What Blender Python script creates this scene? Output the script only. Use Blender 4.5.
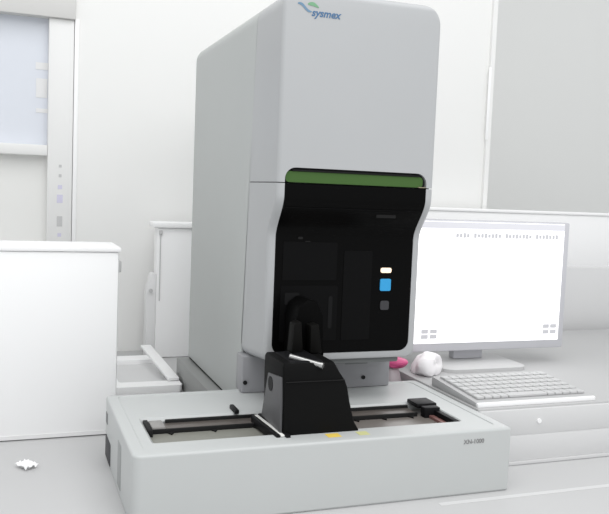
import bpy, bmesh, math, random
from mathutils import Vector, Matrix

for o in list(bpy.data.objects):
    bpy.data.objects.remove(o)
S = bpy.context.scene
COL = S.collection
random.seed(4)

# ---------------------------------------------------------------- camera
cam_d = bpy.data.cameras.new('camera')
cam = bpy.data.objects.new('camera', cam_d)
COL.objects.link(cam)
YAW, PITCH, ROLL, FPX = math.radians(20.32426), math.radians(-4.66342), math.radians(2.26741), 794.99
f = Vector((math.sin(YAW)*math.cos(PITCH), math.cos(YAW)*math.cos(PITCH), math.sin(PITCH)))
r_ = Vector((math.cos(YAW), -math.sin(YAW), 0))
u_ = r_.cross(f)
rr_ = r_*math.cos(ROLL) + u_*math.sin(ROLL)
uu_ = -r_*math.sin(ROLL) + u_*math.cos(ROLL)
m = Matrix((rr_, uu_, -f)).transposed().to_4x4()
m.translation = Vector((-0.169, -1.142, 0.5057))
cam.matrix_world = m
cam_d.sensor_fit = 'HORIZONTAL'
cam_d.sensor_width = 36.0
cam_d.lens = FPX/609*36.0
cam_d.clip_start = 0.02
S.camera = cam

# ---------------------------------------------------------------- light
w = bpy.data.worlds.new('world')
S.world = w
w.use_nodes = True
bg = w.node_tree.nodes['Background']
bg.inputs['Color'].default_value = (0.97, 0.985, 1.0, 1)
bg.inputs['Strength'].default_value = 0.82


def area(name, loc, target, sx, sy, power, color=(1, 1, 1)):
    d = bpy.data.lights.new(name, 'AREA')
    d.shape = 'RECTANGLE'
    d.size, d.size_y, d.energy, d.color = sx, sy, power, color
    o = bpy.data.objects.new(name, d)
    COL.objects.link(o)
    o.location = loc
    o.rotation_euler = (Vector(target)-Vector(loc)).to_track_quat('-Z', 'Y').to_euler()
    return o


area('added_area_light', (0.4, -0.5, 2.5), (0.4, -0.1, 0), 2.6, 1.6, 27)  # unseen softbox added overhead to give the forms shape
area('added_area_light', (0.5, -2.3, 2.2), (0.3, 0.8, 0.4), 2.4, 1.2, 24)  # added front fill, brightens the surfaces facing the camera
S.view_settings.view_transform = 'Standard'
S.view_settings.look = 'None'
S.view_settings.exposure = 0.0
S.view_settings.gamma = 1.0
S.view_settings.use_curve_mapping = False

# ---------------------------------------------------------------- materials


def mat(name, col, rough=0.5, spec=0.5, metal=0.0, emit=None, es=0.0, noise=0.0, nscale=60, alpha=None, trans=0.0, bump=0.0):
    M = bpy.data.materials.new(name)
    M.use_nodes = True
    nt = M.node_tree
    b = nt.nodes['Principled BSDF']
    b.inputs['Base Color'].default_value = (*col, 1)
    b.inputs['Roughness'].default_value = rough
    b.inputs['Specular IOR Level'].default_value = spec
    b.inputs['Metallic'].default_value = metal
    b.inputs['Transmission Weight'].default_value = trans
    if alpha is not None:
        b.inputs['Alpha'].default_value = alpha
    if emit:
        b.inputs['Emission Color'].default_value = (*emit, 1)
        b.inputs['Emission Strength'].default_value = es
    if noise > 0 or bump > 0:
        tc = nt.nodes.new('ShaderNodeTexCoord')
        n = nt.nodes.new('ShaderNodeTexNoise')
        n.inputs['Scale'].default_value = nscale
        n.inputs['Detail'].default_value = 4
        nt.links.new(tc.outputs['Object'], n.inputs['Vector'])
        if noise > 0:
            mx = nt.nodes.new('ShaderNodeMix')
            mx.data_type = 'RGBA'
            mx.inputs[6].default_value = (*[c*(1-noise) for c in col], 1)
            mx.inputs[7].default_value = (*[min(1, c*(1+noise)) for c in col], 1)
            nt.links.new(n.outputs['Fac'], mx.inputs[0])
            nt.links.new(mx.outputs[2], b.inputs['Base Color'])
        if bump > 0:
            bp = nt.nodes.new('ShaderNodeBump')
            bp.inputs['Strength'].default_value = bump
            bp.inputs['Distance'].default_value = 0.002
            nt.links.new(n.outputs['Fac'], bp.inputs['Height'])
            nt.links.new(bp.outputs['Normal'], b.inputs['Normal'])
    return M


M_HOUSE = mat('housing_grey', (0.475, 0.495, 0.485), 0.42, 0.35, noise=0.02, nscale=8)
M_COVER = mat('cover_grey', (0.455, 0.465, 0.472), 0.38, 0.35, noise=0.015, nscale=8)
M_BASE = mat('sampler_grey', (0.545, 0.562, 0.557), 0.4, 0.35, noise=0.015, nscale=8)
M_LOWER = mat('lower_face_shaded', (0.33, 0.33, 0.345), 0.4, 0.4, noise=0.03, nscale=12)  # darker than the housing: shade under the door put into the colour
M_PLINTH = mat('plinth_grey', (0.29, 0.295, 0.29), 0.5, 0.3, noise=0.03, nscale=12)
M_DARK = mat('dark_gap', (0.012, 0.012, 0.012), 0.6, 0.2)
M_GAP = mat('seam_gap', (0.22, 0.23, 0.23), 0.6, 0.2)
M_BLACK = mat('black_plastic', (0.008, 0.008, 0.009), 0.45, 0.12)
M_SMOKE = mat('smoked_window', (0.0025, 0.0025, 0.0025), 0.22, 0.06)
M_SMOKE2 = mat('smoked_window_inner', (0.0048, 0.0048, 0.0050), 0.4, 0.06)
M_SMOKE3 = mat('smoked_window_detail', (0.02, 0.02, 0.02), 0.4, 0.06)
M_GREEN = mat('green_panel', (0.062, 0.13, 0.035), 0.45, 0.15)
M_SHROUD = mat('shroud_black', (0.006, 0.006, 0.006), 0.55, 0.07)
M_SHRSIDE = mat('shroud_side_grey', (0.11, 0.11, 0.115), 0.45, 0.3)
M_FLOOR = mat('pool_floor', (0.25, 0.25, 0.22), 0.35, 0.4, noise=0.12, nscale=30)
M_FLOORR = mat('pool_floor_brown', (0.20, 0.18, 0.165), 0.3, 0.5, noise=0.15, nscale=25)
M_RAIL = mat('rail_grey', (0.12, 0.105, 0.095), 0.35, 0.4, noise=0.1, nscale=40)
M_STEEL = mat('steel', (0.5, 0.5, 0.49), 0.28, 0.5, metal=0.85)
M_WHITEP = mat('white_bar', (0.85, 0.85, 0.82), 0.35, 0.4)
M_YEL = mat('yellow_sticker', (0.85, 0.62, 0.12), 0.5, 0.2)
M_YELP = mat('pale_yellow_sticker', (0.62, 0.62, 0.30), 0.5, 0.2)
M_BLUE = mat('blue_button', (0.03, 0.22, 0.42), 0.4, 0.2, emit=(0.03, 0.30, 0.62), es=0.5)
M_PILL = mat('lamp_button', (0.9, 0.7, 0.5), 0.4, 0.2, emit=(1.0, 0.80, 0.62), es=0.75)
M_GBTN = mat('grey_button', (0.055, 0.055, 0.06), 0.45, 0.2)
M_LBLUE = mat('logo_blue', (0.09, 0.18, 0.32), 0.5, 0.2)
M_LLBLUE = mat('logo_sky_blue', (0.17, 0.28, 0.40), 0.5, 0.2)
M_LGREEN = mat('logo_green', (0.20, 0.40, 0.24), 0.5, 0.2)
M_BADGE = mat('badge_grey', (0.27, 0.27, 0.27), 0.5, 0.2)
M_WALL = mat('wall_paint', (0.87, 0.87, 0.855), 0.7, 0.2, noise=0.008, nscale=2)
M_WALLR = mat('recess_paint', (0.84, 0.845, 0.83), 0.7, 0.2, noise=0.01, nscale=2)
M_FRAME = mat('window_frame_white', (0.83, 0.83, 0.82), 0.5, 0.3)
M_BENCH = mat('bench_top', (0.545, 0.545, 0.545), 0.45, 0.25, noise=0.01, nscale=3)
M_FLR = mat('floor_vinyl', (0.6, 0.6, 0.6), 0.5, 0.3, noise=0.03, nscale=4)
M_WBOX = mat('white_casing', (0.95, 0.95, 0.95), 0.5, 0.3, noise=0.006, nscale=3)
M_WHITE = mat('bright_white', (0.96, 0.96, 0.96), 0.5, 0.3)
M_OFFW = mat('off_white', (0.80, 0.80, 0.80), 0.5, 0.3)
M_GREYP = mat('light_grey_panel', (0.68, 0.68, 0.68), 0.5, 0.25, noise=0.01, nscale=3)
M_LINE = mat('pale_line', (0.66, 0.66, 0.66), 0.5, 0.3)
M_GLASS = mat('bluish_pane', (0.73, 0.76, 0.82), 0.25, 0.3, noise=0.03, nscale=2)
M_SCREEN = mat('screen', (0.9, 0.9, 0.9), 0.4, 0.2, emit=(1, 0.995, 1), es=0.85)
M_SCRGREY = mat('screen_grey', (0.5, 0.5, 0.53), 0.4, 0.2, emit=(0.74, 0.74, 0.78), es=0.45)
M_BEZEL = mat('bezel_grey', (0.58, 0.58, 0.61), 0.4, 0.3)
M_UNIT = mat('unit_grey', (0.49, 0.49, 0.49), 0.5, 0.25, noise=0.01, nscale=3)
M_KEYB = mat('keyboard_body', (0.50, 0.50, 0.50), 0.5, 0.3)
M_KEY = mat('keycap', (0.55, 0.55, 0.55), 0.5, 0.3)
M_TISSUE = mat('tissue', (0.95, 0.93, 0.94), 0.8, 0.1)
M_PINK = mat('pink_film', (0.62, 0.09, 0.24), 0.35, 0.4)
M_PGREY = mat('pinkish_grey_film', (0.50, 0.44, 0.46), 0.35, 0.4)
M_LAV = mat('lavender_label', (0.66, 0.64, 0.78), 0.6, 0.2)
M_GLAB = mat('grey_label', (0.58, 0.58, 0.58), 0.6, 0.2)
M_HOLE = mat('vent_dark', (0.08, 0.08, 0.085), 0.6, 0.2)

# ---------------------------------------------------------------- helpers


def link(name, bm, material, parent=None, smooth=True, angle=35):
    me = bpy.data.meshes.new(name)
    bmesh.ops.remove_doubles(bm, verts=bm.verts, dist=1e-6)
    bmesh.ops.recalc_face_normals(bm, faces=bm.faces)
    bm.to_mesh(me)
    bm.free()
    for m_ in (material if isinstance(material, (list, tuple)) else [material]):
        me.materials.append(m_)
    if smooth:
        for p in me.polygons:
            p.use_smooth = True
        me.set_sharp_from_angle(angle=math.radians(angle))
    o = bpy.data.objects.new(name, me)
    COL.objects.link(o)
    if parent:
        o.parent = parent
        if parent.type == 'EMPTY' or parent.parent:
            pass
        o.matrix_parent_inverse = WORLD(parent).inverted()
    return o


def WORLD(o):
    M_ = o.matrix_local if not o.parent else WORLD(o.parent) @ o.matrix_parent_inverse @ o.matrix_basis
    if not o.parent:
        M_ = o.matrix_basis
    return M_


def thing(name, loc, label, cat, group=None):
    o = bpy.data.objects.new(name, None)
    COL.objects.link(o)
    o.empty_display_size = 0.05
    o.location = loc
    tag(o, label, cat, group)
    return o


def tag(o, label, cat, group=None):
    o['label'] = label
    o['category'] = cat
    if group:
        o['group'] = group
    return o


def struct(o):
    o['kind'] = 'structure'
    return o


def box(x0, x1, y0, y1, z0, z1, bev=0.0, seg=2, bm=None):
    """box, optionally bevelled, added to a bmesh"""
    b = bmesh.new()
    bmesh.ops.create_cube(b, size=1)
    for v in b.verts:
        v.co = Vector((x0+(v.co.x+.5)*(x1-x0), y0+(v.co.y+.5)*(y1-y0), z0+(v.co.z+.5)*(z1-z0)))
    if bev > 0:
        bmesh.ops.bevel(b, geom=b.edges[:], offset=bev, segments=seg, affect='EDGES', profile=0.5)
    if bm is None:
        return b
    me = bpy.data.meshes.new('tmp')
    b.to_mesh(me)
    b.free()
    bm.from_mesh(me)
    bpy.data.meshes.remove(me)
    return bm


def prism(pts, axis, a0, a1, bm=None, bev=0.0):
    """polygon pts in the two other axes, extruded along axis from a0 to a1"""
    b = bmesh.new()

    def P(p, a):
        return {'x': (a, p[0], p[1]), 'y': (p[0], a, p[1]), 'z': (p[0], p[1], a)}[axis]
    A = [b.verts.new(P(p, a0)) for p in pts]
    B = [b.verts.new(P(p, a1)) for p in pts]
    b.faces.new(A)
    b.faces.new(B[::-1])
    n = len(pts)
    for i in range(n):
        b.faces.new((A[i], B[i], B[(i+1) % n], A[(i+1) % n]))
    bmesh.ops.recalc_face_normals(b, faces=b.faces)
    if bev > 0:
        bmesh.ops.bevel(b, geom=b.edges[:], offset=bev, segments=2, affect='EDGES', profile=0.5)
    if bm is None:
        return b
    me = bpy.data.meshes.new('tmp')
    b.to_mesh(me)
    b.free()
    bm.from_mesh(me)
    bpy.data.meshes.remove(me)
    return bm


def tube(p0, p1, r, n=16, bm=None, r2=None):
    b = bmesh.new() if bm is None else bm
    p0, p1 = Vector(p0), Vector(p1)
    d = (p1-p0)
    q = d.to_track_quat('Z', 'Y').to_matrix()
    A, B = [], []
    for i in range(n):
        a = 2*math.pi*i/n
        A.append(b.verts.new(p0+q @ Vector((math.cos(a)*r, math.sin(a)*r, 0))))
        rb = r if r2 is None else r2
        B.append(b.verts.new(p1+q @ Vector((math.cos(a)*rb, math.sin(a)*rb, 0))))
    b.faces.new(A[::-1])
    b.faces.new(B)
    for i in range(n):
        b.faces.new((A[i], A[(i+1) % n], B[(i+1) % n], B[i]))
    return b


def rrect(x0, x1, y0, y1, r, k=6):
    """rounded rectangle loop (ccw), same vertex count for any size"""
    out = []
    for cx, cy, a0 in ((x1-r, y0+r, -90), (x1-r, y1-r, 0), (x0+r, y1-r, 90), (x0+r, y0+r, 180)):
        for i in range(k+1):
            a = math.radians(a0+90*i/k)
            out.append((cx+r*math.cos(a), cy+r*math.sin(a)))
    return out


def rrect2(x0, x1, y0, y1, rs, k=6):
    """rounded rectangle with its own radius at each corner: front right, back right, back left, front left"""
    out = []
    r0, r1, r2, r3 = rs
    for cx, cy, a0, r in ((x1-r0, y0+r0, -90, r0), (x1-r1, y1-r1, 0, r1), (x0+r2, y1-r2, 90, r2), (x0+r3, y0+r3, 180, r3)):
        for i in range(k+1):
            a = math.radians(a0+90*i/k)
            out.append((cx+r*math.cos(a), cy+r*math.sin(a)))
    return out


def loft(bm, loops, close_first=True, close_last=True):
    L = [[bm.verts.new(p) for p in lp] for lp in loops]
    n = len(L[0])
    for a, b in zip(L, L[1:]):
        for i in range(n):
            bm.faces.new((a[i], a[(i+1) % n], b[(i+1) % n], b[i]))
    if close_first:
        bm.faces.new(L[0][::-1])
    if close_last:
        bm.faces.new(L[-1])
    return L


def text(body, size, material, name, parent, origin, xdir=(1, 0, 0), zdir=(0, 0, 1), depth=0.0003, shear=0.0, bold=0.0):
    c = bpy.data.curves.new(name, 'FONT')
    c.body = body
    c.size = size
    c.extrude = depth
    c.offset = bold
    c.shear = shear
    t = bpy.data.objects.new(name, c)
    COL.objects.link(t)
    dg = bpy.context.evaluated_depsgraph_get()
    me = bpy.data.meshes.new_from_object(t.evaluated_get(dg))
    bpy.data.objects.remove(t)
    X, Z = Vector(xdir).normalized(), Vector(zdir).normalized()
    N = X.cross(Z)
    R_ = Matrix((X, Z, N)).transposed().to_4x4()
    R_.translation = Vector(origin)
    me.transform(R_)
    me.materials.clear()
    me.materials.append(material)
    o = bpy.data.objects.new(name, me)
    COL.objects.link(o)
    if parent:
        o.parent = parent
        o.matrix_parent_inverse = WORLD(parent).inverted()
    return o


# ================================================================ the setting
# floor, bench, walls
struct(link('floor', box(-2.5, 4.8, -2.2, 4.0, -0.92, -0.90), M_FLR))
b = box(-2.0, 3.4, -0.75, 1.298, -0.0405, -0.0005, 0.004)
bench = link('laboratory_bench', b, M_BENCH)
tag(bench, 'long light grey laboratory bench top carrying the analyzer and all other equipment', 'bench')
for x in (-1.6, 3.0):
    for y in (-0.6, 1.18):
        link('leg', box(x, x+0.06, y, y+0.06, -0.90, -0.04, 0.003), M_GREYP, bench)
link('seam_strip', box(0.50, 3.3, -0.032, -0.020, -0.0004, -0.0001), M_LINE, bench)

# back wall with an opening at the left for the pane, ending in a corner at the right
W0, W1 = 1.30, 1.40
b = bmesh.new()
box(-0.001, 1.395, W0, W1, -0.90, 2.2, bm=b)
box(-1.6, -0.001, W0, W1, 0.978, 2.2, bm=b)
box(-1.6, -0.001, W0, W1, -0.90, 0.29, bm=b)
box(-1.6, -0.90, W0, W1, 0.29, 0.978, bm=b)
struct(link('wall_back', b, M_WALL, smooth=False))
struct(link('wall_recess', box(1.395, 4.8, 2.5, 2.6, -0.90, 2.6), M_WALLR, smooth=False))
struct(link('wall_corner', box(1.395, 1.412, W0-0.012, 2.5, -0.90, 2.2), M_WALL, smooth=False))
struct(link('corner_highlight', box(1.390, 1.400, W0-0.0135, W0-0.0118, 0.715, 0.965, 0.0008), M_WHITE))  # thin white strip standing in for the highlight on the wall corner
struct(link('trim_2', box(-0.002, 0.010, W0-0.008, W0, 0.29, 0.978, 0.002), M_WHITE))
# window: bluish pane > header, ledge, post with paper labels
win = link('window_1', box(-0.90, -0.073, W0+0.03, W0+0.04, 0.612, 0.978), M_GLASS)
struct(win)
link('window_header', box(-0.90, 0.0, W0-0.02, W0+0.02, 0.974, 1.06, 0.003), mat('header_grey', (0.66, 0.655, 0.64), 0.6, 0.2), win)
link('window_ledge', box(-0.90, -0.073, W0-0.006, W0+0.05, 0.581, 0.612, 0.004), M_FRAME, win)
post = link('window_post', box(-0.073, -0.003, W0-0.006, W0+0.06, 0.29, 0.974, 0.003), M_FRAME, win)
for i, (zc, hh, ww, mm) in enumerate(((0.553, .008, .008, M_GLAB), (0.525, .009, .008, M_GLAB), (0.492, .012, .012, M_LAV), (0.458, .024, .016, M_LAV), (0.392, .030, .015, M_GLAB), (0.352, .010, .010, M_LAV))):
    link('paper_label', box(-0.037-ww/2, -0.037+ww/2, W0-0.0068, W0-0.006, zc-hh/2, zc+hh/2), mm, post, smooth=False)
for (x, z, ww, hh) in ((-0.090, 0.840, .034, .020), (-0.090, 0.777, .031, .055), (-0.088, 0.712, .034, .012)):  # off-white patches near the right edge of the pane
    link('pane_patch', box(x-ww/2, x+ww/2, W0+0.0285, W0+0.030, z-hh/2, z+hh/2), M_OFFW, win, smooth=False)
struct(link('wall_panel', box(-0.90, -0.073, W0+0.035, W0+0.05, 0.29, 0.581), mat('lower_panel', (0.84, 0.84, 0.82), 0.6, 0.2), smooth=False))

# ================================================================ analyzer
AN = thing('blood_analyzer', (0.32, 0.0, 0.0),
           'tall pale grey blood analyzer with black smoked front window, green strip and wide sampler tray', 'laboratory analyzer')
HB, TD, TW = 0.112, 0.354, 0.651

# ---- sampler base with its sunken pool
PX0, PX1, PY0, PY1 = 0.043, 0.583, 0.064, 0.192
b = bmesh.new()


def lp(pts, z):
    return [(x, y, z) for x, y in pts]


BR = (0.004, 0.012, 0.008, 0.014)


def br(d):
    return [max(0.0015, q-d*0.8) for q in BR]


loops = [lp(rrect2(0.002, TW-0.002, 0.002, TD, br(0.002)), 0.0),
         lp(rrect2(0, TW, 0, TD, br(0)), 0.003)]
R = 0.0045
for i in range(0, 6):
    a = math.radians(90*i/5)
    d = R*(1-math.cos(a))
    loops.append(lp(rrect2(d, TW-d, d, TD-d, br(d)), HB-R+R*math.sin(a)))
g = 0.019
loops += [lp(rrect(g, TW-g, g, TD-g*0.6, 0.012), HB), lp(rrect(g+.0012, TW-g-.0012, g+.0012, TD-g*.6-.0012, 0.012), HB-0.0015),
          lp(rrect(PX0-.006, PX1+.006, PY0-.006, PY1+.006, 0.008), HB-0.0015),
          lp(rrect(PX0-.004, PX1+.004, PY0-.004, PY1+.004, 0.007), HB-0.0035),
          lp(rrect(PX0, PX1, PY0, PY1, 0.006), HB-0.008),
          lp(rrect(PX0, PX1, PY0, PY1, 0.006), HB-0.034)]
loft(b, loops)
base = link('sampler_base', b, M_BASE, AN, angle=28)
link('pool_floor', box(PX0+.001, 0.335, PY0+.001, PY1-.001, HB-0.033, HB-0.015), M_FLOOR, base)
link('pool_floor', box(0.335, PX1-.001, PY0+.001, PY1-.001, HB-0.033, HB-0.015), M_FLOORR, base)
# rack rails along the back of the pool
for (xa, xb) in ((PX0+.004, 0.245), (0.385, 0.545)):
    rl = link('rack_rail', box(xa, xb, 0.150, 0.186, HB-0.022, HB-0.009, 0.002), M_RAIL, base)
    link('rail_edge', box(xa, xb, 0.145, 0.150, HB-0.022, HB-0.0075, 0.001), M_DARK, rl)
    link('rail_edge', box(xa+.034, xb, 0.184, 0.191, HB-0.020, HB-0.004, 0.001), M_DARK, rl)
    for k in range(3):
        xx = xa+0.03+k*(xb-xa-.05)/2
        link('rail_catch', prism([(xx, .1455), (xx+.012, .1455), (xx+.006, .134)], 'z', HB-.018, HB-.0125), M_DARK, rl)
link('rail_end_cap', box(PX0, PX0+0.008, 0.130, 0.191, HB-0.022, HB-0.003, 0.0015), M_DARK, base)
link('rail_block', box(PX0+.009, PX0+.032, 0.148, 0.189, HB-0.010, HB-0.004, 0.002), mat('rail_block_grey', (0.3, 0.29, 0.28), 0.4, 0.4), base)
# rack bar (white with black sides) lying front to back by the shroud
bar = link('rack_bar', box(-0.0036, 0.0036, -0.060, 0.064, 0, 0.003, 0.001), M_WHITEP, base)
sh = link('bar_edge', box(-0.0105, -0.0042, -0.060, 0.060, -.012, 0.004, 0.001), M_BLACK, bar)
sh2 = link('bar_edge', box(0.0042, 0.0115, -0.066, 0.066, -.012, 0.004, 0.001), M_BLACK, bar)
bar.location = Vector((0.2405, 0.102, HB-0.001))
bar.rotation_euler = (0, 0, math.radians(4))
# black pin on rear rim
link('rack_pin', box(0.204, 0.212, 0.186, 0.226, HB-.002, HB+0.006, 0.002), M_BLACK, base)
# right side bracket and rail
brk = link('sensor_bracket', box(0.548, 0.590, 0.154, 0.196, HB-.002, HB+0.006, 0.002), M_BLACK, base)
link('bracket_foot', box(0.553, 0.585, 0.132, 0.150, HB-0.022, HB+0.004, 0.002), M_BLACK, brk)
link('side_rail', box(0.573, 0.584, 0.060, 0.150, HB-0.021, HB-0.001, 0.0015), M_BLACK, base)
link('side_rail', box(0.562, 0.5725, 0.064, 0.140, HB-0.021, HB-0.010, 0.001), mat('red_brown', (0.22, 0.11, 0.10), 0.4, 0.4), base)
# stickers, badge
link('warning_sticker', box(0.317, 0.340, 0.022, 0.042, HB-.0016, HB-0.0010), M_YEL, base, smooth=False)['label'] = 'yellow sticker'
link('warning_sticker', box(0.372, 0.391, 0.022, 0.042, HB-.0016, HB-0.0010), M_YELP, base, smooth=False)['label'] = 'pale yellow sticker'
text('XN-1000', 0.0105, M_BADGE, 'model_lettering', base, (0.556, -0.0004, 0.0895), bold=0.0002)
# sockets on the left side of the base
sk = link('side_socket', box(-0.0015, 0.002, 0.268, 0.338, 0.004, 0.044, 0.0014), M_HOLE, base)
link('side_socket', box(-0.001, 0.002, 0.318, 0.340, 0.066, 0.086, 0.0009), M_GAP, base)
link('side_vent', box(-0.001, 0.002, 0.128, 0.165, 0.012, 0.086, 0.0009), mat('vent_grey', (0.36, 0.37, 0.37), .5, .3), base)

# ---- body shape
X0, X1 = 0.262, 0.570
YS, YB = 0.365, 0.864
ZT, ZC = 0.855, 0.196
RT = 0.036
ZP = 0.521


def sm(t):
    t = max(0, min(1, t))
    return t*t*(3-2*t)


def fy(z):
    y = 0.174 + 0.0406*sm((0.500-z)/0.078)
    if z > ZT-0.012:
        a = (z-(ZT-0.012))/0.012
        y += 0.012*(1-math.sqrt(max(0, 1-a*a)))
    return y


RB = 0.016


def inset(z):
    if z > ZT-RT:
        a = (z-(ZT-RT))/RT
        return RT*(1-math.sqrt(max(0, 1-a*a)))
    if z < ZC+RB:
        a = ((ZC+RB)-z)/RB
        return RB*(1-math.sqrt(max(0, 1-a*a)))
    return 0


WX0, WX1, WZ0, WZ1, WR = 0.2765, 0.5545, 0.208, 0.548, 0.020


def wlr(z):
    i = 0
    if z > WZ1-WR:
        a = (z-(WZ1-WR))/WR
        i = WR*(1-math.sqrt(max(0, 1-a*a)))
    elif z < WZ0+WR:
        a = ((WZ0+WR)-z)/WR
        i = WR*(1-math.sqrt(max(0, 1-a*a)))
    # window follows the narrow frame, a touch wider at the shoulder
    return WX0+i, WX1-i


RE = 0.009


def ysz(z):
    return 0.366 - 0.042*max(0, min(1, (z-0.2)/0.64))



def cover(z0, z1, win, zrows):
    """front cover between z0 and z1; win = (wz0, wz1) part of the window inside it"""
    b = bmesh.new()
    rows = sorted(set([round(z, 5) for z in zrows if z0-1e-6 <= z <= z1+1e-6]))
    side = {}
    K = 6

    def outline(z):
        i = inset(z)
        if z1 < ZT-.1:
            pass
        y = fy(z)
        pts = [(X0+i, ysz(z)), ]
        for k in range(K+1):
            a = math.radians(90*k/K)
            pts.append((X0+i+RE*(1-math.cos(a)), y+RE*(1-math.sin(a))))
        q = [(X0+X1-p[0], p[1]) for p in pts]
        return pts, q
    V = {}
    for z in rows:
        l, r = outline(z)
        V[z] = ([b.verts.new((*p, z)) for p in l], [b.verts.new((*p, z)) for p in r])
    WV = {}
    D = 0.012
    for z in rows:
        if win[0]-1e-6 <= z <= win[1]+1e-6:
            a, c = wlr(z)
            y = fy(z)
            WV[z] = [b.verts.new((a, y, z)), b.verts.new((c, y, z)), b.verts.new((a, y+D, z)), b.verts.new((c, y+D, z))]
    for za, zb in zip(rows, rows[1:]):
        for s in (0, 1):
            A, B = V[za][s], V[zb][s]
            for i in range(len(A)-1):
                b.faces.new((A[i], A[i+1], B[i+1], B[i]))
        if za in WV and zb in WV:
            A, B = WV[za], WV[zb]
            b.faces.new((V[za][0][-1], A[0], B[0], V[zb][0][-1]))
            b.faces.new((V[za][1][-1], A[1], B[1], V[zb][1][-1]))
            b.faces.new((A[0], A[2], B[2], B[0]))
            b.faces.new((A[1], A[3], B[3], B[1]))
            b.faces.new((A[2], A[3], B[3], B[2]))
        else:
            b.faces.new((V[za][0][-1], V[za][1][-1], V[zb][1][-1], V[zb][0][-1]))
        b.faces.new((V[za][0][0], V[zb][0][0], V[zb][1][0], V[za][1][0]))
    for z, t in ((rows[0], 0), (rows[-1], 1)):
        loop = V[z][0]+V[z][1][::-1]
        b.faces.new(loop)
    for z in WV:   # lids of the recess
        if abs(z-WZ0) < 1e-5 or abs(z-WZ1) < 1e-5:
            A = WV[z]
            b.faces.new((A[0], A[1], A[3], A[2]))
    return b


def zlist():
    Z = [ZC, ZT, WZ0, WZ1, ZP]
    for k in range(13):
        a = math.radians(90*k/12)
        Z += [ZT-RT+RT*math.sin(a), ZC+RB-RB*math.sin(a), WZ1-WR+WR*math.sin(a), WZ0+WR-WR*math.sin(a), ZT-.012+.012*math.sin(a)]
    for k in range(20):
        Z.append(0.420+0.082*k/19)
    Z.sort()
    out = [Z[0]]
    for z in Z[1:]:
        if z-out[-1] > 2e-4:
            out.append(z)
        elif abs(z-WZ0) < 1e-6 or abs(z-WZ1) < 1e-6 or abs(z-ZT) < 1e-6:
            out[-1] = z
    return out


ZR = zlist()
GAPZ = 0.0016
top = link('top_cover', cover(ZP+GAPZ/2, ZT, (ZP+GAPZ/2, WZ1), [z for z in ZR if z > ZP+0.002]+[ZP+GAPZ/2]), M_COVER, AN, angle=40)
door = link('front_door', cover(ZC, ZP-GAPZ/2, (WZ0, ZP-GAPZ/2), [z for z in ZR if z < ZP-0.002]+[ZP-GAPZ/2]), M_COVER, AN, angle=40)
for v in door.data.vertices:      # lower edge of the door falls a little towards the back
    yf = fy(v.co.z)
    if v.co.z < ZC+0.05 and v.co.y > yf+0.002 and (v.co.x < WX0-.001 or v.co.x > WX1+.001):
        t = (v.co.y-yf)/(YS-yf)
        v.co.z -= 0.016*t*(1-(v.co.z-ZC)/0.05)
link('parting_gap', box(X0+.0015, X1-.0015, 0.19, ysz(ZP)-.001, ZP-.0012, ZP+.0012), M_DARK, AN, smooth=False)

# window sheets


def sheet(z0, z1, yoff, inx, rows, th=0.004, wl=None):
    b = bmesh.new()
    rows = sorted(z for z in rows if z0-1e-6 <= z <= z1+1e-6)
    F, Bk = [], []
    for z in rows:
        a, c = wlr(z)
        y = fy(z)+yoff
        n = 8
        F.append([b.verts.new((a+inx+(c-a-2*inx)*i/n, y, z)) for i in range(n+1)])
        Bk.append([b.verts.new((a+inx+(c-a-2*inx)*i/n, y+th, z)) for i in range(n+1)])
    for G in (F, Bk):
        for A, B in zip(G, G[1:]):
            for i in range(len(A)-1):
                b.faces.new((A[i], A[i+1], B[i+1], B[i]))
    for A, B, A2, B2 in zip(F, F[1:], Bk, Bk[1:]):
        b.faces.new((A[0], B[0], B2[0], A2[0]))
        b.faces.new((A[-1], B[-1], B2[-1], A2[-1]))
    for k in (0, -1):
        for i in range(len(F[0])-1):
            b.faces.new((F[k][i], F[k][i+1], Bk[k][i+1], Bk[k][i]))
    return b


wdw = link('smoked_window', sheet(WZ0, ZP-GAPZ/2, 0.0008, 0.0004, [z for z in ZR if z < ZP-.002]+[ZP-GAPZ/2]), M_SMOKE, door)
wdw['label'] = 'black smoked window'
# green recessed strip with dark surround
link('recess_lining', sheet(ZP+GAPZ/2, WZ1, 0.0065, 0.0004, [z for z in ZR if z > ZP+.002]+[ZP+GAPZ/2], th=0.004), M_DARK, top)
b = bmesh.new()
gz0, gz1 = ZP+0.0012, WZ1-0.0065
gl = rrect(WX0+.0022, WX1-.006, gz0, gz1, 0.007)
loft(b, [[(x, 0.178, z) for x, z in gl], [(x, 0.181, z) for x, z in gl]])
link('green_strip', b, M_GREEN, top)['label'] = 'green strip'
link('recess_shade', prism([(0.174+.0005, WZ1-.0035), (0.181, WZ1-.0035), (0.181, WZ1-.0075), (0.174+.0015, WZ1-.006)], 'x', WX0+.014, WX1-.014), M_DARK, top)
link('door_lip', box(WX1-.016, WX1-.0015, 0.1735, 0.180, ZP+.0008, ZP+.0024), mat('lip_beige', (0.30, 0.27, 0.19), 0.5, 0.2), top)

# faint things seen in the window
YW = 0.2146+0.0006


def plate(name, x0, x1, z0, z1, material, y=YW, th=0.0008, r=0.003, parent=wdw, label=None):
    b = bmesh.new()
    L = rrect(x0, x1, z0, z1, r)
    loft(b, [[(x, y+0.0002, z) for x, z in L], [(x, y-th, z) for x, z in L]])
    o = link(name, b, material, parent)
    if label:
        o['label'] = label
    return o


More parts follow.
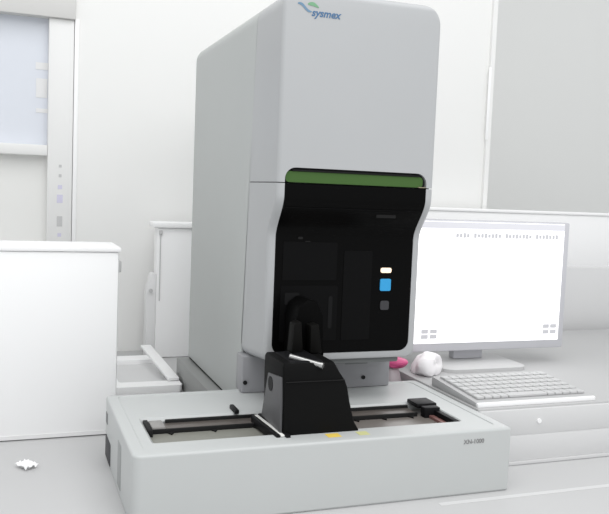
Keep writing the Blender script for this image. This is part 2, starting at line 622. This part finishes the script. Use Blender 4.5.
plate('inner_panel', 0.292, 0.398, 0.345, 0.415, M_SMOKE2)
plate('inner_panel', 0.290, 0.402, 0.232, 0.335, M_SMOKE2)
plate('inner_panel', 0.412, 0.470, 0.232, 0.40, M_SMOKE2, y=YW)
for (a, c, z0, z1) in ((.298, .326, .300, .322), (.34, .352, .26, .31), (.384, .392, .255, .315), (.300, .315, .25, .285)):
    plate('inner_fitting', a, c, z0, z1, mat('inner_fitting_dark', (0.013, 0.013, 0.0135), .5, .06), y=YW-0.0007)
plate('inner_mark', 0.320, 0.329, 0.420, 0.4245, M_SMOKE3, r=0.0015)
plate('inner_mark', 0.334, 0.344, 0.414, 0.417, M_SMOKE3, r=0.001)
b = bmesh.new()
box(0.462, 0.502, fy(.467)-0.001, fy(.467)+0.003, 0.4635, 0.4715, 0.0009, bm=b)
link('handle_slot', b, M_SMOKE3, wdw)
b = bmesh.new()
box(0.281, 0.55, fy(.478)-0.0006, fy(.478)+0.0015, 0.4775, 0.4785, bm=b)
link('window_ridge', b, M_SMOKE2, wdw)

# buttons
plate('status_lamp', 0.4885, 0.5105, 0.3590, 0.3685, M_PILL, th=0.002, r=0.0035, parent=door, label='lit cream lamp')
plate('start_switch', 0.4885, 0.5105, 0.3245, 0.3475, M_BLUE, th=0.002, r=0.003, parent=door, label='lit blue square button')
plate('mode_switch', 0.4905, 0.5085, 0.2880, 0.3055, M_GBTN, th=0.002, r=0.004, parent=door, label='dim grey button')
bx = bmesh.new()
# logo on top cover
YF = 0.174-0.0003
text('sysmex', 0.0180, M_LBLUE, 'logo_lettering', top, (0.3135, YF, 0.8095), zdir=(0, 0, 1), shear=0.25, bold=0.0004)


def swoosh(name, pts, wd, material):
    b = bmesh.new()
    n = len(pts)
    L = []
    for i, (x, z) in enumerate(pts):
        t = i/(n-1)
        h = wd*math.sin(math.pi*(0.12+0.8*t))
        L.append([(x, YF, z-h/2), (x, YF-.0004, z-h/2), (x, YF-.0004, z+h/2), (x, YF, z+h/2)])
    loft(b, L)
    link(name, b, material, top)


swoosh('logo_wave', [(0.288+0.026*i/14, 0.828-0.0115*i/14+0.0022*math.sin(i/14*6.2)) for i in range(15)], 0.0055, M_LLBLUE)
swoosh('logo_leaf', [(0.3065+0.020*i/12, 0.8285+0.0025*math.sin(i/12*3.1)-0.004*i/12) for i in range(13)], 0.0065, M_LGREEN)

# ---- rear housing


def housing_section(d, y):
    """y is a number, or a function of z for the slanted front edge"""
    r = RT-d*0.6
    pts = []
    x0, x1, z0, z1 = X0+d, X1-d, 0.072, ZT-d
    for cx, cz, a0, rr in ((x1-.003, z0+.003, -90, .003), (x1-r, z1-r, 0, r), (x0+r, z1-r, 90, r), (x0+.003, z0+.003, 180, .003)):
        for i in range(11):
            a = math.radians(a0+9*i)
            z = cz+rr*math.sin(a)
            pts.append((cx+rr*math.cos(a), y(z) if callable(y) else y, z))
    return pts


b = bmesh.new()
L = [housing_section(0.0, lambda z: ysz(z)+0.0020)]
Rb = 0.010
for i in range(6):
    a = math.radians(18*i)
    L.append(housing_section(Rb*(1-math.cos(a)), YB-Rb+Rb*math.sin(a)))
loft(b, L)
house = link('rear_housing', b, M_HOUSE, AN, angle=40)
b = bmesh.new()
loft(b, [housing_section(0.003, lambda z: ysz(z)-.002), housing_section(0.003, lambda z: ysz(z)+.004)])
link('housing_seam', b, M_GAP, AN, smooth=False)
# lower recessed face below the door
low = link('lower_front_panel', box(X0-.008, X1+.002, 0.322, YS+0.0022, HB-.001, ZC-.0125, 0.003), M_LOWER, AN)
for (x, z) in ((0.2600, 0.1320), (0.512, 0.1315)):
    link('screw', tube((x, 0.3225, z), (x, 0.3195, z), 0.0042, 14), M_DARK, low)
link('panel_groove', box(0.47, 0.52, 0.3208, 0.3225, 0.160, 0.163), M_GAP, low)
# plinth under the housing, behind the tray
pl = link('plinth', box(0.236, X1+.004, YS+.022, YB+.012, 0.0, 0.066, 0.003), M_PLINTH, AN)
link('plinth_gap', box(X0+.004, X1-.004, YS+.03, YB-.004, 0.064, 0.074), M_DARK, AN, smooth=False)

# ---- black shroud in front (tapering upward)
b = bmesh.new()


def shr(z, x0, x1, y0, y1, r=0.004):
    return lp(rrect(x0, x1, y0, y1, r, 4), z)


sec = [(HB-.03, .2485, .388, .0485, .165), (HB, .2485, .3815, .0485, .165), (.125, .2482, .3735, .0487, .164), (.14, .248, .3690, .049, .163), (.16, .2475, .3640, .050, .162),
       (.185, .2465, .3590, .051, .161), (.196, .246, .3550, .052, .160), (.210, .2455, .3450, .053, .158), (.222, .245, .3380, .054, .156), (.227, .247, .3350, .056, .154)]
loft(b, [shr(*s) for s in sec])
shroud = link('rack_shroud', b, M_SHROUD, AN, angle=40)
shroud['label'] = 'black tapering shroud'
sp = link('shroud_side_plate', prism([(0.055, HB-.002), (0.160, HB-.002), (0.128, 0.197), (0.058, 0.205)], 'x', 0.2435, 0.2475, bev=0.0008), M_SHRSIDE, shroud)
link('side_opening', tube((0.2442, 0.112, 0.182), (0.2428, 0.112, 0.182), 0.0125, 18), M_BLACK, sp)
link('shroud_seam', box(.25, .352, .0488, .0505, .1975, .1988), M_SMOKE3, shroud)
# aspiration arm above it
arm = link('aspiration_arm', prism([(.299, .216), (.299, .285), (.304, .306), (.320, .318), (.338, .314), (.350, .290), (.354, .216)], 'y', .150, .2135, bev=.003), mat('arm_black', (0.003, 0.003, 0.003), .5, .03), AN)
link('arm_jaw', prism([(.284, .2275), (.287, .280), (.300, .284), (.305, .2275)], 'y', .125, .152, bev=.002), mat('arm_black2', (0.006, 0.0058, 0.0055), .5, .06), arm)
link('arm_jaw', prism([(.318, .2275), (.317, .276), (.332, .279), (.340, .2275)], 'y', .125, .152, bev=.002), bpy.data.materials['arm_black2'], arm)
link('arm_bracket', prism([(.250, .205), (.252, .226), (.312, .232), (.332, .215), (.322, .203)], 'y', .060, .152, bev=.003), M_BLACK, arm)
lev = tube((0.268, 0.088, 0.2325), (0.309, 0.0525, 0.2240), 0.0046, 14)
link('steel_lever', lev, M_STEEL, arm)
link('lever_tip', tube((0.3085, 0.0530, 0.2241), (0.3125, 0.0495, 0.2233), 0.0052, 14), M_STEEL, arm)
# side wall of housing inside the bay that carries the door hinge
link('hinge_block', box(0.300, 0.54, 0.225, 0.30, ZC-.012, ZC+.002, 0.003), M_GAP, door)

# ================================================================ left background
# large white casing
LB = thing('white_instrument', (-0.3, 0.55, 0), 'large plain slim white instrument casing at the left edge, standing on the bench', 'laboratory instrument')
link('casing', box(-0.62, 0.034, 0.470, 0.62, 0.0, 0.372, 0.006), M_WBOX, LB)
link('casing_lid', box(-0.623, 0.037, 0.467, 0.622, 0.3719, 0.381, 0.002), M_WHITE, LB)
link('side_latch', box(0.034, 0.045, 0.52, 0.545, 0.325, 0.350, 0.003), M_GLAB, LB)
link('foot_strip', box(-0.61, 0.030, 0.469, 0.471, 0.002, 0.010), M_OFFW, LB)

# white tower unit partly hidden behind the analyzer
TB = thing('white_tower_unit', (0.3, 1.2, 0), 'narrow white upright cabinet standing behind the analyzer against the wall', 'cabinet')
link('cabinet_body', box(0.232, 0.50, 1.18, 1.24, 0.0, 0.385, 0.004), M_WBOX, TB)
link('cabinet_top', box(0.216, 0.505, 1.17, 1.245, 0.3855, 0.402, 0.004), M_WHITE, TB)
link('door_gap', box(0.2390, 0.242, 1.178, 1.181, 0.17, 0.376), M_GLAB, TB)
link('cabinet_latch', box(0.236, 0.245, 1.174, 1.181, 0.366, 0.378, .001), M_GLAB, TB)
sd = link('side_panel', prism([(0.205, 0.0), (0.205, 0.20), (0.218, 0.25), (0.2318, 0.25), (0.2318, 0.0)], 'y', 1.185, 1.235, bev=.002), M_OFFW, TB)
link('panel_knob', tube((0.216, 1.186, 0.200), (0.216, 1.178, 0.200), 0.006, 12), M_GLAB, sd)

# white open tray frame on the bench
TR = thing('white_open_tray', (0.14, 0.84, 0), 'low white open tray on the bench between the white casing and the analyzer', 'tray')
b = bmesh.new()
x0, x1, y0, y1, zt_ = 0.066, 0.230, 0.760, 1.12, 0.022
lo = [lp(rrect(x0+.004, x1-.004, y0+.004, y1-.004, .010), 0.0), lp(rrect(x0, x1, y0, y1, .012), .008), lp(rrect(x0, x1, y0, y1, .012), zt_),
      lp(rrect(x0+.016, x1-.016, y0+.05, y1-.06, .008), zt_), lp(rrect(x0+.018, x1-.018, y0+.052, y1-.062, .008), .006)]
loft(b, lo)
tray = link('tray_shell', b, M_WHITE, TR)
link('tray_mat', box(x0+.02, x1-.02, y0+.054, y1-.064, .0055, .010), M_GREYP, TR)
LD = link('leaning_strip', prism([(0, 0), (0.0, .007), (.245, .007), (.245, 0)], 'x', -0.014, 0.014, bev=.001), mat('lid_white', (0.88, .88, .88), .45, .4), None)
LD.location = (0.215, 0.80, 0.0235)
LD.rotation_euler = (math.radians(9), 0, math.radians(8))
tag(LD, 'slim white strip tilted along the right rim of the low open tray', 'strip')

# small crumpled white scrap on the bench at left
b = bmesh.new()
n = 9
G = [[b.verts.new(((i/n-.5)*.026, (j/n-.5)*.032, 0.002+0.006*abs(math.sin(i*.9+j*.5))+0.003*random.random())) for j in range(n+1)] for i in range(n+1)]
G2 = [[b.verts.new((v.co.x, v.co.y, v.co.z+.0012)) for v in row] for row in G]
for i in range(n):
    for j in range(n):
        b.faces.new((G[i][j], G[i][j+1], G[i+1][j+1], G[i+1][j]))
        b.faces.new((G2[i][j], G2[i+1][j], G2[i+1][j+1], G2[i][j+1]))
for i in range(n):
    for (j,) in ((0,), (n,)):
        b.faces.new((G[i][j], G[i+1][j], G2[i+1][j], G2[i][j]))
        b.faces.new((G[j][i], G[j][i+1], G2[j][i+1], G2[j][i]))
sc = link('white_scrap', b, M_WHITE)
sc.location = (-0.140, 0.312, -0.0015)
sc.rotation_euler = (0, 0, math.radians(35))
tag(sc, 'small crumpled white scrap on the bench in front of the white casing', 'paper')

# ================================================================ right background
DU = thing('drawer_unit', (0.98, 0.35, 0), 'low light grey drawer unit on the bench, carrying keyboard and monitor', 'drawer unit')
DX0, DX1, DY0, DY1, DZ = 0.6565, 1.75, 0.115, 0.86, 0.112
link('cabinet', box(DX0, DX1, DY0, DY1, 0.0, DZ, 0.003), M_UNIT, DU)
for z0, z1 in ((0.007, 0.0565), (0.0595, 0.108)):
    for xa, xb in ((DX0+.002, 1.20), (1.203, DX1-.002)):
        dr = link('drawer', box(xa, xb, DY0-.006, DY0+.001, z0, z1, 0.0008), M_GREYP, DU)
        if z0 > .05:
            xk = 0.790 if xa < 1 else 1.40
            link('drawer_lock', tube((xk, DY0-.006, .084), (xk, DY0-.009, .084), .0045, 12), M_WHITE, dr)
link('drawer_gap', box(DX0+.004, DX1-.004, DY0-.0052, DY0+.0005, 0.0565, 0.0595), M_LINE, DU)
link('bottom_rail', box(DX0, DX1, DY0-.008, DY0, 0.0, 0.007, .001), M_LINE, DU)

KB = thing('computer_keyboard', (0.80, 0.22, DZ), 'light grey computer keyboard with bright front edge, in front of the monitor', 'keyboard')
KX0, KX1, KY0, KY1 = 0.660, 0.934, 0.124, 0.30
b = prism([(KY0+.006, DZ), (KY1, DZ), (KY1, DZ+.020), (KY0+.006, DZ+.009)], 'x', KX0, KX1, bev=.0015)
kb = link('keyboard_body', b, M_KEYB, KB)
link('front_edge', box(KX0, KX1, KY0-.001, KY0+.006, DZ, DZ+.0088, 0.0015), M_WHITE, KB)['label'] = 'bright white front edge'
nc, nr = 14, 6
kw = (KX1-KX0-.02)/nc
kd = (KY1-KY0-.03)/nr
for rw in range(nr):
    c = 0
    while c < nc:
        span = 1
        if rw == 0 and c == 4:
            span = 5
        xa = KX0+.01+c*kw
        ya = KY0+.018+rw*kd
        za = DZ+.009+.011*(ya-KY0)/(KY1-KY0)
        b = box(xa+.001, xa+kw*span-.001, ya+.001, ya+kd-.002, za+.0004, za+.0055, .001, 1)
        kk = link('key', b, M_KEY, KB)
        c += span

MO = thing('computer_monitor', (0.86, 0.46, DZ), 'flat computer monitor with a bright white program window, right of the analyzer', 'monitor')
MX0, MX1, MZ0, MZ1, MY = 0.600, 1.108, 0.150, 0.456, 0.452
link('screen_frame', box(MX0, MX1, MY, MY+.035, MZ0, MZ1, 0.004), M_BEZEL, MO)
scr = link('screen', box(MX0+.010, MX1-.017, MY-.0016, MY-.0002, MZ0+.020, MZ1-.004), M_SCREEN, MO, smooth=False)
ys = MY-.0018
link('title_bar', box(MX0+.010, MX1-.017, ys-.0006, ys, MZ1-.020, MZ1-.005), M_SCRGREY, scr, smooth=False)
for k in range(30):
    xx = 0.790+0.0095*k
    if xx > 1.08:
        break
    if k in (4, 13, 22):
        continue
    h = .0055 + .0010*((k*7) % 3)
    link('toolbar_icon', box(xx, xx+.0072, ys-.0006, ys, MZ1-.037-h/2+.0, MZ1-.037+h), mat('icon_grey_%d' % k, (.5, .5, .52), .5, .2, emit=(.75, .75, .79), es=.22) if k == 0 else bpy.data.materials['icon_grey_0'], scr, smooth=False)
link('screen_line', box(0.70, 0.97, ys-.0006, ys, MZ1-.078, MZ1-.0765), bpy.data.materials.get('icon_pale') or mat('icon_pale', (.8, .8, .82), .5, .2, emit=(.9, .88, .95), es=.62), scr, smooth=False)
for (x, z) in ((0.712, 0.198), (0.735, 0.198), (0.712, 0.186), (0.735, 0.186), (1.045, 0.204), (1.066, 0.204), (1.045, 0.190), (1.066, 0.190)):
    link('screen_icon', box(x, x+.018, ys-.0006, ys, z-.0048, z+.0048), bpy.data.materials['icon_grey_0'], scr, smooth=False)
link('stand_neck', box(0.82, 0.90, MY+.03, MY+.055, DZ+.012, MZ0+.1, .004), M_BEZEL, MO)
b = bmesh.new()
loft(b, [lp(rrect(.75, .97, .39, .56, .03), DZ), lp(rrect(.75, .97, .39, .56, .03), DZ+.008), lp(rrect(.76, .96, .40, .55, .025), DZ+.012)])
link('stand_foot', b, M_KEY, MO)


def crumple(name, c, s, material, seed, amp=.22, sub=4, parent=None, flat=None):
    rnd = random.Random(seed)
    b = bmesh.new()
    bmesh.ops.create_icosphere(b, subdivisions=sub, radius=1)
    dirs = [Vector((rnd.gauss(0, 1), rnd.gauss(0, 1), rnd.gauss(0, 1))).normalized() for _ in range(22)]
    am = [rnd.uniform(-amp, amp) for _ in dirs]
    for v in b.verts:
        n = v.co.normalized()
        k = 1.0
        for d, a in zip(dirs, am):
            t = n.dot(d)
            if t > .55:
                k += a*(t-.55)/.45
        v.co = Vector((c[0]+n.x*k*s[0], c[1]+n.y*k*s[1], c[2]+n.z*k*s[2]))
        if flat is not None and v.co.z < flat:
            v.co.z = flat
    return link(name, b, material, parent, angle=22)


ti = crumple('crumpled_tissue', (0.708, 0.395, 0.137), (0.036, 0.036, 0.031), M_TISSUE, 7, amp=.42, flat=DZ+.001)
tag(ti, 'crumpled white tissue beside the analyzer, left of the monitor stand', 'tissue')
PK = thing('plastic_packet', (0.625, 0.43, 0), 'crumpled greyish packet with deep pink band beside the right rear of the sampler tray', 'packet')
crumple('packet_body', (0.618, 0.420, 0.066), (0.032, 0.040, 0.070), M_PGREY, 3, amp=.15, parent=PK, flat=0.0)
crumple('pink_band', (0.620, 0.415, 0.139), (0.036, 0.036, 0.013), M_PINK, 5, amp=.2, parent=PK)

# pale partitions behind the monitor
WC = link('white_partition', box(1.10, 3.0, 1.205, 1.26, 0.0, 0.462, .004), M_WBOX)
tag(WC, 'long white partition board standing behind the monitor, taller than the grey board', 'partition')
link('partition_cap', box(1.095, 3.005, 1.20, 1.265, 0.4615, 0.472, .003), M_WHITE, WC)
GP = link('grey_partition', box(1.39, 3.2, 0.90, 0.93, 0.0, 0.305, .003), M_GREYP)
tag(GP, 'low light grey board behind the drawer unit, right of the monitor', 'partition')
